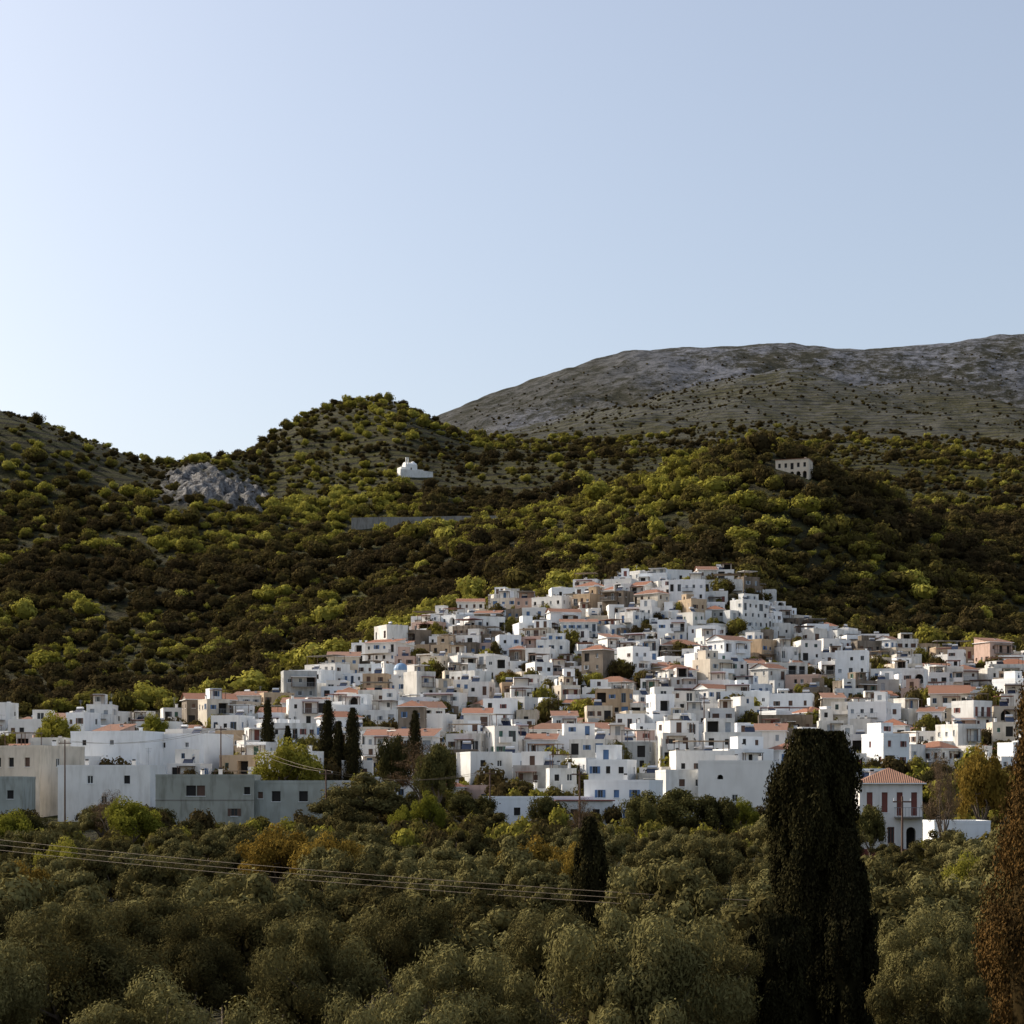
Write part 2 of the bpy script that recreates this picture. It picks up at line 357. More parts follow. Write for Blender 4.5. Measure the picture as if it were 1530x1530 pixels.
vd=np.array([285,300,340,400,425,480,520,560,575,590,612,613])
vL=np.array([60,0,-200,-100,290,390,470,560,640,700,800,2000])
vR=np.array([1450,1500,1700,1700,1700,1700,1680,1650,1600,1130,1120,-500])
def invill(px,d,mg=0):
    return (d>283)&(d<612)&(px>np.interp(d,vd,vL)-mg)&(px<np.interp(d,vd,vR)+mg)
def cand(n,d0,d1,pl=-260,pr=1800):
    d=np.sqrt(RNG.uniform(d0*d0,d1*d1,n)); px=RNG.uniform(pl,pr,n); return px,d,WX(px,d)
def scat_hill(name,n,d0,d1,dens,size,tb,terr=0.0,rkmax=.3):
    px,d,x=cand(n,d0,d1)
    pr=dens(px,d,x); keep=(RNG.random(n)<pr)&~invill(px,d,12)&(rockmask(px,d)<rkmax)
    keep&=~((np.abs(px-1190)<34)&(d>765)&(d<808)); keep&=~((np.abs(px-618)<30)&(d>1105)&(d<1175))
    keep&=~((px>515)&(px<815)&(d>952)&(d<990))
    if terr>0:
        f=np.mod(tphase(x,d,Hh(x,d)),1.0); keep&=(f<0.34)|(RNG.random(n)>terr)
    px,d,x=px[keep],d[keep],x[keep]; z=Hh(x,d); m=len(x)
    s=size(px,d,m); scl=np.stack([s*RNG.uniform(.85,1.2,m),s*RNG.uniform(.85,1.2,m),s*RNG.uniform(.8,1.2,m)],1)
    rot=np.stack([RNG.normal(0,.08,m),RNG.normal(0,.08,m),RNG.uniform(0,6.28,m)],1)
    patch=fbm(x/70,d/70,3,21); t=tb(px,d,x,m,patch)
    scatter(name,np.stack([x,d,z-0.1*s],1),rot,scl,np.clip(t,0,1),HP,6); print(name,m)
def dn1(px,d,x):
    f=fbm(x/28,d/28,3,30); base=np.clip((f-0.26)*7,0.3,1)
    up=np.interp(d,[560,900,1000,1100],[1,1.0,0.85,0.65]); kn=np.exp(-((px-1130)/260)**2)*0.3
    return np.clip(base*up+kn,0,1)*np.where((d>1030)&(px<230),0.4,1)
def sz1(px,d,m): return np.clip(RNG.lognormal(1.13,0.38,m),1.4,7.5)
def tb1(px,d,x,m,patch):
    base=0.22+0.9*(patch-0.42); kn=np.exp(-((px-1150)/190)**2)
    yel=(RNG.random(m)<np.clip(0.36+2.6*(patch-0.5)+0.12*np.exp(-((px-700)/200)**2)-0.22*kn,0.07,0.75))
    yel&=~((px>1180)&(RNG.random(m)<0.6))
    return np.where(yel,RNG.uniform(0.5,1.0,m)-.1*kn,np.clip(base,0.0,0.42)+RNG.normal(0,.1,m))
scat_hill('hillside_trees',13000,572,1100,dn1,sz1,tb1)
scat_hill('hillside_shrubs',19000,560,1600,lambda px,d,x:np.where((px<230)&(d>1030),.5,0.95),lambda px,d,m:RNG.uniform(0.8,2.1,m),lambda px,d,x,m,patch:0.12+patch*0.5+RNG.normal(0,.17,m),0.5,.6)
def dn2(px,d,x):
    f=fbm(x/60,d/60,3,33); return np.clip((f-0.36)*5,0.12,0.8)*np.interp(px,[0,180,300,1000,1500],[0.15,0.25,1,0.85,1])*np.interp(d,[1100,1450,1800],[1,.8,.45])
scat_hill('upper_slope_trees',12000,1100,1850,dn2,lambda px,d,m:np.clip(RNG.lognormal(1.15,0.35,m),1.5,6.5),tb1,0.3)
scat_hill('mountain_scrub',30000,1250,3200,lambda px,d,x:np.clip((fbm(x/90,d/90,3,44)-0.34)*4,0.2,0.98)*np.interp(d,[1250,2600,3200],[1,.85,.3]),lambda px,d,m:RNG.uniform(0.9,2.9,m),lambda px,d,x,m,patch:0.05+0.4*patch+RNG.normal(0,.08,m),0.7)

# ------------------------------------------------------------ houses
class HB:
    def __init__(s): s.v=[];s.f=[];s.m=[]
    def quad(s,a,b,c,d,m):
        n=len(s.v); s.v+=[a,b,c,d]; s.f.append((n,n+1,n+2,n+3)); s.m.append(MI[m])
    def tri(s,a,b,c,m):
        n=len(s.v); s.v+=[a,b,c]; s.f.append((n,n+1,n+2)); s.m.append(MI[m])
    def box(s,x0,x1,y0,y1,z0,z1,m):
        n=len(s.v); s.v+=[(x0,y0,z0),(x1,y0,z0),(x1,y1,z0),(x0,y1,z0),(x0,y0,z1),(x1,y0,z1),(x1,y1,z1),(x0,y1,z1)]
        for f in ((0,3,2,1),(4,5,6,7),(0,1,5,4),(1,2,6,5),(2,3,7,6),(3,0,4,7)): s.f.append(tuple(n+q for q in f)); s.m.append(MI[m])
    def cyl(s,p0,p1,r,m,n=8,r1=None):
        V,Q=tube(p0,p1,r,r if r1 is None else r1,n,1); b0=len(s.v); s.v+=[tuple(q) for q in V]
        for q in Q: s.f.append(tuple(int(b0+i) for i in q)); s.m.append(MI[m])
        for o in (0,n): s.f.append(tuple(b0+o+j for j in range(n))); s.m.append(MI[m])
    def dome(s,cx,cy,z,r,m,n=14,k=6):
        b0=len(s.v)
        for i in range(k+1):
            ph=math.pi/2*i/k
            for j in range(n): s.v.append((cx+r*math.cos(ph)*math.cos(2*math.pi*j/n),cy+r*math.cos(ph)*math.sin(2*math.pi*j/n),z+r*math.sin(ph)))
        for i in range(k):
            for j in range(n): s.f.append((b0+i*n+j,b0+i*n+(j+1)%n,b0+(i+1)*n+(j+1)%n,b0+(i+1)*n+j)); s.m.append(MI[m])
    def wall(s,p,u,W,z0,z1,ops,m,trim='brown_wood'):
        n=(u[1],-u[0])
        def P(t,z,dp=0): return (p[0]+u[0]*t-n[0]*dp,p[1]+u[1]*t-n[1]*dp,z)
        def bx(t0,t1,za,zb,o0,o1,mm):
            q=[P(t0,za,-o1),P(t1,za,-o1),P(t1,za,-o0),P(t0,za,-o0),P(t0,zb,-o1),P(t1,zb,-o1),P(t1,zb,-o0),P(t0,zb,-o0)]
            k=len(s.v); s.v+=q
            for f in ((0,3,2,1),(4,5,6,7),(0,1,5,4),(1,2,6,5),(2,3,7,6),(3,0,4,7)): s.f.append(tuple(k+i for i in f)); s.m.append(MI[mm])
        t=0
        for (c,w,a,b,kind) in sorted(ops):
            x0,x1=c-w/2,c+w/2; a+=z0; b+=z0
            if x0<t+0.1 or x1>W-0.1: continue
            s.quad(P(t,z0),P(x0,z0),P(x0,z1),P(t,z1),m)
            if a>z0+0.01: s.quad(P(x0,z0),P(x1,z0),P(x1,a),P(x0,a),m)
            D=0.22 if kind not in('arch','loggia') else 1.4
            if kind=='arch':
                r=w/2; zs=b-r; K=8; pts=[(c-r*math.cos(math.pi*i/K),zs+r*math.sin(math.pi*i/K)) for i in range(K+1)]
                for (ta,za),(tb_,zb) in zip(pts[:-1],pts[1:]):
                    s.quad(P(ta,za),P(tb_,zb),P(tb_,z1),P(ta,z1),m); s.quad(P(ta,za),P(tb_,zb),P(tb_,zb,D),P(ta,za,D),m)
                top=zs
            else:
                s.quad(P(x0,b),P(x1,b),P(x1,z1),P(x0,z1),m); s.quad(P(x0,b),P(x1,b),P(x1,b,D),P(x0,b,D),m); top=b
            s.quad(P(x0,a),P(x0,top),P(x0,top,D),P(x0,a,D),m); s.quad(P(x1,a),P(x1,top),P(x1,top,D),P(x1,a,D),m); s.quad(P(x0,a),P(x1,a),P(x1,a,D),P(x0,a,D),m)
            back={'glass':'window_glass','dark':'dark_interior','shut':trim,'door':trim,'arch':'dark_interior','loggia':'dark_interior','open':'window_glass'}[kind]
            s.quad(P(x0,a,D),P(x1,a,D),P(x1,b,D),P(x0,b,D),back)
            if kind in('glass','open'):
                fm=trim if kind=='open' or trim!='brown_wood' else 'white_paint'
                bx(c-0.03,c+0.03,a,b,-0.19,-0.13,fm); bx(x0,x1,b-0.07,b,-0.19,-0.12,fm); bx(x0,x1,a,a+0.07,-0.19,-0.12,fm)
                bx(x0,x0+0.07,a+0.07,b-0.07,-0.19,-0.12,fm); bx(x1-0.07,x1,a+0.07,b-0.07,-0.19,-0.12,fm)
            if kind=='open':
                bx(x0-w*0.48,x0-0.02,a,b,0.02,0.06,trim); bx(x1+0.02,x1+w*0.48,a,b,0.02,0.06,trim)
            if a>z0+0.3 and kind!='arch': bx(x0-0.08,x1+0.08,a-0.08,a-0.003,0.002,0.09,'white_paint')
            t=x1
        s.quad(P(t,z0),P(W,z0),P(W,z1),P(t,z1),m)
    def volume(s,x0,x1,y0,y1,z0,st,sh,m,opsf,trim,basez=None,top='flat',par=0.5,sides=(1,1,1,1),bm=None):
        W=x1-x0; D=y1-y0
        walls=[((x0,y0),(1,0),W),((x1,y0),(0,1),D),((x1,y1),(-1,0),W),((x0,y1),(0,-1),D)]
        for wi,(p,u,L) in enumerate(walls):
            if basez is not None: s.wall(p,u,L,basez,z0,[],bm or m)
            for k in range(st): s.wall(p,u,L,z0+k*sh,z0+(k+1)*sh,opsf(wi,k,L) if sides[wi] else [],m,trim)
        zt=z0+st*sh; e=0.03
        if top=='flat':
            s.quad((x0,y0,zt),(x1,y0,zt),(x1,y1,zt),(x0,y1,zt),'flat_roof_screed')
            if par>0:
                t=0.22; za=zt-0.05; zb=zt+par
                s.box(x0-e,x1+e,y0-e,y0+t,za,zb,m); s.box(x0-e,x1+e,y1-t,y1+e,za,zb,m); s.box(x0-e,x0+t,y0+t,y1-t,za,zb-.004,m); s.box(x1-t,x1+e,y0+t,y1-t,za,zb-.004,m)
        else:
            o=0.4; X0,X1,Y0,Y1=x0-o,x1+o,y0-o,y1+o; s.box(X0,X1,Y0,Y1,zt-0.02,zt+0.1,'white_paint'); zb=zt+0.104
            if top=='hip':
                h=min(X1-X0,Y1-Y0)*0.5*0.45
                if X1-X0>Y1-Y0: r=(Y1-Y0)/2; A=(X0+r,(Y0+Y1)/2,zb+h); B=(X1-r,(Y0+Y1)/2,zb+h)
                else: r=(X1-X0)/2; A=((X0+X1)/2,Y0+r,zb+h); B=((X0+X1)/2,Y1-r,zb+h)
                a,b,c,d=(X0,Y0,zb),(X1,Y0,zb),(X1,Y1,zb),(X0,Y1,zb); T='terracotta_tiles'
                if X1-X0>Y1-Y0: s.quad(a,b,B,A,T); s.quad(c,d,A,B,T); s.tri(b,c,B,T); s.tri(d,a,A,T)
                else: s.tri(a,b,A,T); s.quad(b,c,B,A,T); s.tri(c,d,B,T); s.quad(d,a,A,B,T)
            elif top=='gable':
                h=(Y1-Y0)*0.5*0.42; ym=(Y0+Y1)/2; T='terracotta_tiles'
                s.quad((X0,Y0,zb),(X1,Y0,zb),(X1,ym,zb+h),(X0,ym,zb+h),T); s.quad((X1,Y1,zb),(X0,Y1,zb),(X0,ym,zb+h),(X1,ym,zb+h),T)
                for xx in (X0+o,X1-o): s.tri((xx,Y0+.2,zb),(xx,Y1-.2,zb),(xx,ym,zb+h-.1),m)
            elif top=='shed':
                h=(Y1-Y0)*0.22; T='terracotta_tiles'
                s.quad((X0,Y0,zb),(X1,Y0,zb),(X1,Y1,zb+h),(X0,Y1,zb+h),T)
                s.tri((X0+o,Y0+.4,zb),(X0+o,Y1-.4,zb),(X0+o,Y1-.4,zb+h-.1),m); s.tri((X1-o,Y0+.4,zb),(X1-o,Y1-.4,zb),(X1-o,Y1-.4,zb+h-.1),m)
                s.quad((X0+o,Y1-.4,zb),(X1-o,Y1-.4,zb),(X1-o,Y1-.4,zb+h-.1),(X0+o,Y1-.4,zb+h-.1),m)
        return zt
    def balcony(s,x0,x1,y,z,dp,style):
        s.box(x0,x1,y-dp,y-0.003,z-0.16,z,'concrete' if style!='solid' else 'white_plaster')
        if style=='solid':
            s.box(x0,x1,y-dp,y-dp+0.12,z+.003,z+0.95,'white_plaster'); s.box(x0,x0+.12,y-dp+.12,y-.01,z+.003,z+.94,'white_plaster'); s.box(x1-.12,x1,y-dp+.12,y-.01,z+.003,z+.94,'white_plaster')
        else:
            mm='metal_rail' if style=='rail' else 'brown_wood'
            s.box(x0,x1,y-dp,y-dp+.05,z+.95,z+1.0,mm); s.box(x0,x0+.05,y-dp+.05,y-.01,z+.95,z+1.0,mm); s.box(x1-.05,x1,y-dp+.05,y-.01,z+.95,z+1.0,mm)
            k=max(3,int((x1-x0)/0.35))
            for i in range(k+1):
                t=x0+(x1-x0-.04)*i/k; s.box(t,t+.035,y-dp+.005,y-dp+.04,z,z+.95,mm)
    def pergola(s,x0,x1,y0,y1,z,h,m='brown_wood'):
        for xx in (x0,x1-.1):
            for yy in (y0,y1-.1): s.box(xx,xx+.1,yy,yy+.1,z,z+h,m)
        s.box(x0-.15,x1+.15,y0-.15,y1+.15,z+h,z+h+.1,random.choice(['canvas_awning','brown_wood','concrete','concrete','white_plaster','stone_masonry','red_brown_paint','terracotta_tiles']))
    def heater(s,x,y,z):
        s.quad((x-.9,y-.5,z+.15),(x+.9,y-.5,z+.15),(x+.9,y+.6,z+1.2),(x-.9,y+.6,z+1.2),'solar_panel')
        s.box(x-.85,x-.8,y+.6,y+.65,z,z+1.3,'metal_rail'); s.box(x+.8,x+.85,y+.6,y+.65,z,z+1.3,'metal_rail')
        s.cyl((x-.75,y+.7,z+1.45),(x+.75,y+.7,z+1.45),.27,'tank_metal')
    def antenna(s,x,y,z,h):
        s.cyl((x,y,z),(x,y,z+h),.03,'metal_rail',5)
        for k in range(4): s.box(x-.5+.08*k,x+.5-.08*k,y-.01,y+.01,z+h-.15-k*.22,z+h-.12-k*.22,'metal_rail')
    def chimney(s,x,y,z,m='white_plaster'):
        s.box(x-.25,x+.25,y-.25,y+.25,z,z+1.0,m); s.box(x-.33,x+.33,y-.33,y+.33,z+1.0,z+1.08,m); s.box(x-.2,x+.2,y-.2,y+.2,z+1.08,z+1.3,'dark_interior')
    def build(s,name,loc,rz):
        me=bpy.data.meshes.new(name); me.from_pydata(s.v,[],s.f)
        used=sorted(set(s.m)); mp={q:i for i,q in enumerate(used)}
        for q in used: me.materials.append(MATS[q])
        me.polygons.foreach_set('material_index',np.array([mp[q] for q in s.m],np.int32)); me.update()
        o=bpy.data.objects.new(name,me); o.location=loc; o.rotation_euler=(0,0,rz); scene.collection.objects.link(o); return o
def opsgen(trim_open,dens=0.9):
    def f(wi,k,L):
        out=[]
        if wi==2: return out
        if wi in(1,3) and random.random()<0.3: return out
        n=max(1,int(L/random.uniform(1.7,2.7)))
        for i in range(n):
            if random.random()>dens*(1 if wi==0 else 0.7): continue
            c=L*(i+.5)/n+random.uniform(-.15,.15); r=random.random()
            if k==0 and wi==0 and r<0.3: out.append((c,1.0,0.02,2.1,'door'))
            elif wi==0 and r<0.38: out.append((c,random.choice([1.0,1.5]),0.05,2.15,random.choice(['glass','dark','shut'])))
            elif wi==0 and r<0.47 and L/n>2.5: out.append((c,2.1,0.05,2.3,random.choice(['loggia','loggia','arch'])))
            else: out.append((c,random.choice([0.65,0.75,0.9]),0.95,random.choice([1.85,2.0,2.1]),random.choice(['glass','dark','shut',trim_open])))
        return out
    return f
WM=['white_plaster']*16+['aged_white_plaster']*7+['cream_plaster']*3+['ochre_plaster','grey_plaster','stone_masonry','stone_masonry','pink_plaster']
TR=['blue_paint']*3+['brown_wood']*6+['green_paint']*1+['grey_paint']*3+['red_brown_paint']*2
def make_house(name,x,y,z,w,dp,st,rz):
    h=HB(); wm=random.choice(WM); trim=random.choice(TR); sh=random.uniform(2.6,3.1)
    top=random.choices(['flat','hip','gable','shed'],[0.85,0.06,0.04,0.05])[0]
    op=opsgen('open',0.9); x0,x1,y0,y1=-w/2,w/2,-dp/2,dp/2; par=random.choice([0.12,0.25,0.5,0.8])
    bm=random.choice([wm,wm,'stone_masonry','aged_white_plaster'])
    zt=h.volume(x0,x1,y0,y1,0,st,sh,wm,op,trim,basez=-6,top=top,par=par,bm=bm)
    r=random.random()
    if r<0.42:
        aw=random.uniform(2.0,w*0.6); ad=random.uniform(1.6,3.2); sx=random.choice([-1,1]); ax0=x0+.1 if sx<0 else x1-.1-aw
        h.volume(ax0,ax0+aw,y0-ad,y0-.004,-.3,1,sh-.2,random.choice([wm,wm,'white_plaster','aged_white_plaster','stone_masonry']),op,trim,basez=-6,par=random.choice([0.1,0.3,0.9]),sides=(1,1,0,1))
    elif r<0.7:
        aw=random.uniform(2.2,3.8); sx=random.choice([-1,1]); ax=(x0-aw,x0-.004) if sx<0 else (x1+.004,x1+aw); yy=y0+random.uniform(.5,2)
        h.volume(ax[0],ax[1],yy,y1-.5,-.2,max(1,st-1),sh-.1,random.choice([wm,'aged_white_plaster']),op,trim,basez=-6,par=.4)
    if st>1 and random.random()<0.65:
        b0=random.uniform(x0+.2,0); b1=random.uniform(b0+2.2,max(b0+2.4,x1-.2)); b1=min(b1,x1-.1)
        stl=random.choice(['rail','rail','solid','wood']); bd=random.uniform(.9,1.6); h.balcony(b0,b1,y0,sh*(st-1),bd,stl)
        if random.random()<.5: h.pergola(b0,b1,y0-bd+.05,y0-.05,sh*(st-1)+.003,2.3)
    if top=='flat':
        if random.random()<0.4 and w>5:
            pw=random.uniform(2.4,w*.65); px0=random.uniform(x0+.3,x1-.3-pw); pd=random.uniform(2.2,dp*.7)
            h.volume(px0,px0+pw,y1-.3-pd,y1-.3,zt+.003,1,random.uniform(2.2,2.7),random.choice([wm,'white_plaster']),op,trim,par=.2)
            if random.random()<.5: h.pergola(px0,px0+pw,y0+.3,y1-.5-pd,zt,2.2)
        elif random.random()<.18: h.pergola(x0+.5,x1-.8,y0+.4,y1-1.2,zt,2.3)
        for _ in range(random.choice([0,1,1,2])): h.chimney(random.uniform(x0+.6,x1-.6),random.uniform(0,y1-.6),zt)
        if random.random()<.4: h.heater(random.uniform(x0+1.2,x1-1.2),random.uniform(y0+.9,0),zt)
        if random.random()<.3: h.antenna(random.uniform(x0+.5,x1-.5),random.uniform(y0+.5,y1-.5),zt,random.uniform(2,3.2))
    else: h.chimney(w*.2,dp*.15,zt+.2)
    if random.random()<.15:
        for k in range(9): h.box(x1+.01,x1+1.0,y0+k*.3,y0+(k+1)*.3,-3,0.33*(k+1),'white_plaster' if k%2 else 'aged_white_plaster')
    return h.build(name,(x,y,z),rz)
FOOT=[]
def custom(px0,px1,pytop,d,dp,st,sh,wm,ops,trim='brown_wood',rz=0,name='white_house',top='flat',par=0.35,extra=None):
    x=WX((px0+px1)/2,d); w=(px1-px0)/F*d; zt=py2z(pytop,d); z=zt-st*sh-(par if top=='flat' else 0.8)
    FOOT.append((x,d+dp/2,0,w/2+1.5,dp/2+2.5))
    h=HB()
    def of(wi,k,L): return [(c*L,ww,a,b,kd) for (W_,K_,c,ww,a,b,kd) in ops if W_==wi and K_==k]
    zt2=h.volume(-w/2,w/2,-dp/2,dp/2,0,st,sh,wm,of,trim,basez=-6,top=top,par=par)
    if extra: extra(h,w,dp,zt2,sh)
    return h.build(name,(x,d+dp/2,z),rz)
PG='pale_grey_green_plaster'
custom(230,376,1157,252,11,2,3.1,PG,[(0,1,.36,1.3,.5,1.9,'dark'),(0,1,.46,1.1,.5,1.9,'shut'),(0,0,.45,1.6,0.3,1.6,'arch'),(0,0,.8,.9,.9,1.9,'open'),(0,1,.93,.8,.7,1.7,'dark')],rz=0.05,name='grey_green_house',par=.3,extra=lambda h,w,d,z,s:(h.chimney(w*.1,2,z),h.box(-w/2-.05,w/2+.05,-d/2-.06,-d/2-.035,s-.12,s,'concrete')))
custom(377,486,1166,253,9,2,3.0,PG,[(0,1,.37,1.2,.5,1.9,'dark'),(0,1,.75,1.2,.5,1.9,'dark'),(0,1,.15,.7,.9,1.8,'shut')],rz=-0.10,name='grey_green_house')
custom(480,507,1206,250,5,1,2.8,PG,[(0,0,.5,.8,.7,1.7,'dark')],name='grey_green_house')
custom(88,228,1143,276,9,2,3.1,'white_plaster',[(0,1,.35,.9,.7,1.9,'glass'),(0,1,.75,.9,.7,1.9,'dark'),(0,0,.5,.9,.9,2,'glass'),(1,1,.5,.9,.9,2,'glass')],rz=-.06,extra=lambda h,w,d,z,s:(h.chimney(-w*.3,1,z),h.chimney(w*.2,2,z),h.antenna(w*.4,0,z,3)))
custom(-60,95,1114,286,11,2,3.6,'cream_plaster',[(0,1,.5,1.2,.7,2.1,'dark'),(0,1,.66,1.0,.7,2.1,'dark'),(0,1,.85,1.0,.7,2.1,'shut'),(0,0,.6,.9,.9,2,'glass'),(0,0,.8,1,0.02,2.1,'door'),(1,1,.4,1,.7,2,'glass')],rz=-.42,extra=lambda h,w,d,z,s:(h.pergola(-w*.1,w*.15,-2,2,z,2.4),h.chimney(w*.35,1,z)))
custom(-40,34,1160,262,7,1,4.0,PG,[(0,0,.75,.9,1.2,2.4,'dark')],name='grey_green_house')
custom(110,225,1092,325,9,2,3.0,'white_plaster',[(0,1,.2,.8,.9,1.8,'dark'),(0,1,.6,.8,.9,1.8,'glass')],rz=-.3,extra=lambda h,w,d,z,s:(h.chimney(w*.3,1,z),h.antenna(-w*.1,0,z,3.5)))
custom(225,330,1096,330,9,2,3.0,'white_plaster',[(0,1,.3,.8,.9,1.8,'dark'),(0,1,.7,.8,.9,1.8,'glass')],rz=-.45,extra=lambda h,w,d,z,s:(h.heater(w*.1,0,z),))
custom(485,625,1166,300,9,2,3.0,'white_plaster',[(0,1,.2,.9,.9,2,'open'),(0,1,.5,.9,.9,2,'dark'),(0,1,.8,.9,.9,2,'glass')],trim='blue_paint',rz=.05,extra=lambda h,w,d,z,s:(h.chimney(w*.3,1,z),))
custom(722,885,1190,262,8,1,3.2,'white_plaster',[(0,0,.75,.9,.9,2,'dark'),(0,0,.3,.9,.9,2,'dark')],rz=.04,extra=lambda h,w,d,z,s:(h.volume(w*.16,w*.66,-d/2-3,d/2-3.1,z-3.4,1,3.1,'aged_white_plaster',lambda wi,k,L:[(L*.3,1,.9,2,'dark'),(L*.7,1,.9,2,'dark')] if wi!=2 else [],'brown_wood',par=0),h.box(w*.14,w*.68,-d/2-3.3,-d/2+1.2,z-.28,z-.12,'red_brown_paint')))
custom(885,985,1165,268,9,2,3.0,'white_plaster',[(0,1,.25,.8,.8,1.9,'open'),(0,1,.5,.8,.8,1.9,'shut'),(0,1,.78,.8,.8,1.9,'open'),(0,0,.25,.8,.8,1.9,'glass'),(0,0,.65,1,.05,2.1,'door')],trim='blue_paint',rz=-.3,extra=lambda h,w,d,z,s:h.chimney(0,1,z))
custom(990,1060,1150,285,9,2,3.0,'aged_white_plaster',[(0,1,.35,.9,.8,1.9,'shut'),(0,1,.7,.9,.8,1.9,'glass')],rz=.1)
custom(1055,1165,1136,282,12,2,3.4,'white_plaster',[(0,1,.3,.9,.9,1.6,'arch'),(0,0,.5,.9,.9,2,'glass')],rz=-.2,extra=lambda h,w,d,z,s:(h.box(-w*.3,0,-2,2,z,z+1.2,'white_plaster'),h.chimney(w*.3,0,z)))
custom(690,755,1123,320,9,2,3.0,'aged_white_plaster',[(0,1,.3,.9,.8,1.9,'dark'),(0,1,.7,.9,.8,1.9,'glass')],rz=.3)
def rr(h,w,d,z,s):
    h.balcony(w*.05,w*.5,-d/2,s,1.0,'rail'); h.chimney(-w*.25,1,z+.3); h.box(-w/2-.05,w/2+.05,-d/2-.06,-d/2-.02,-1.0,0.05,'red_brown_paint')
custom(1292,1384,1160,200,8,2,3.5,'white_plaster',[(0,1,.16,.62,.45,2.6,'shut'),(0,1,.40,.62,.45,2.6,'shut'),(0,1,.64,.62,.1,2.6,'shut'),(0,1,.87,.62,.1,2.6,'shut'),(0,0,.2,.7,.6,2.4,'shut'),(0,0,.5,.7,.6,2.4,'glass'),(0,0,.82,1,.05,2.4,'arch'),(3,1,.5,.8,.6,2.4,'shut')],trim='red_brown_paint',rz=-.12,name='red_roof_house',top='hip',extra=rr)
custom(1396,1480,1226,215,6,1,2.6,'white_plaster',[(0,0,.3,.9,.9,1.9,'glass')],trim='blue_paint')
custom(985,1030,851,583,8,2,3.4,'white_plaster',[(0,1,.6,1,.8,2,'dark'),(0,0,.4,1,.8,2,'dark'),(1,1,.5,1,.8,2,'dark')],rz=.3)
custom(1042,1112,866,578,9,3,3.2,'aged_white_plaster',[(0,2,.25,1.2,.05,2.2,'dark'),(0,2,.65,3.5,.05,2.3,'loggia'),(0,1,.3,3.5,.05,2.3,'loggia'),(0,1,.75,3.2,.05,2.3,'loggia'),(0,0,.3,1,.8,2,'dark'),(0,0,.7,2.2,.05,2.2,'loggia')],rz=-.15,extra=lambda h,w,d,z,s:(h.pergola(-w*.1,w*.45,-d*.3,d*.3,z,2.3),h.balcony(-w*.4,w*.5,-d/2,s,1.3,'rail'),h.balcony(-w*.2,w*.5,-d/2,s*2,1.3,'rail')))
custom(1108,1136,896,570,8,2,3.0,'stone_masonry',[(0,1,.5,1.5,.05,2.2,'dark'),(0,0,.5,1.5,.05,2.2,'dark')],rz=-.2)
custom(920,975,874,588,8,2,3.0,'white_plaster',[(0,1,.3,.9,.8,2,'glass'),(0,1,.7,.9,.8,2,'dark')],top='shed',rz=.35)
custom(822,890,878,590,8,2,3.0,'white_plaster',[(0,1,.2,.9,.8,2,'dark'),(0,1,.5,.9,.8,2,'dark'),(0,1,.8,.9,.8,2,'dark')],rz=.1)
def church(h,w,d,z,s):
    h.cyl((w*.1,0,z),(w*.1,0,z+1.8),1.8,'white_plaster',14); h.dome(w*.1,0,z+1.8,1.9,'blue_dome_paint'); h.box(w*.1-.04,w*.1+.04,-.04,.04,z+3.6,z+4.5,'white_paint'); h.box(w*.1-.3,w*.1+.3,-.03,.03,z+4.1,z+4.18,'white_paint')
    h.box(-w*.5,-w*.5+.5,-d/2-.1,-d/2+2.4,z,z+2.0,'white_plaster'); h.box(-w*.5,-w*.5+.5,-d/2-.1,-d/2+.5,z+2,z+3.3,'white_plaster'); h.box(-w*.5,-w*.5+.5,-d/2+1.8,-d/2+2.4,z+2,z+3.3,'white_plaster'); h.box(-w*.5-.05,-w*.5+.55,-d/2-.15,-d/2+2.45,z+3.3,z+3.6,'white_plaster')
custom(560,622,1008,466,12,2,3.2,'white_plaster',[(0,1,.5,.9,.8,2.4,'arch'),(0,0,.5,1.3,.05,2.6,'arch'),(3,1,.3,.8,.6,2.2,'arch'),(3,1,.7,.8,.6,2.2,'arch')],name='domed_church',rz=.35,extra=church)
def mans(h,w,d,z,s):
    h.box(-w*.5-.3,w*.5+.3,-d/2-.3,d/2+.3,z+.36,z+.5,'terracotta_tiles'); h.box(w*.3,w*.3+.9,0,1,z+.5,z+1.6,'cream_plaster')
    h.volume(-w*.5-5,-w*.5-.01,-d/2,-d/2+5,.3,1,s-.8,'aged_white_plaster',lambda wi,k,L:[(L*.5,1,.9,2.2,'dark')] if wi in(0,3) else [],'brown_wood',basez=-6)
custom(1164,1214,686,790,9,2,4.0,'cream_plaster',[(0,0,.12,1.7,.1,3.2,'arch'),(0,0,.31,1.7,.1,3.2,'arch'),(0,0,.5,1.7,.1,3.2,'arch'),(0,0,.69,1.7,.1,3.2,'arch'),(0,0,.88,1.7,.1,3.2,'arch'),(0,1,.12,1.1,.9,2.8,'dark'),(0,1,.31,1.1,.9,2.8,'dark'),(0,1,.5,1.3,.1,2.8,'dark'),(0,1,.69,1.1,.9,2.8,'dark'),(0,1,.88,1.1,.9,2.8,'dark'),(1,1,.5,1,.9,2.6,'dark')],name='hilltop_mansion',rz=-.35,extra=mans)
h=HB()
h.volume(-4,4,-2.5,2.5,0,1,3.6,'white_plaster',lambda wi,k,L:[(L/2,1,.05,2.2,'arch')] if wi in(0,) else [],'blue_paint',basez=-5,par=.2)
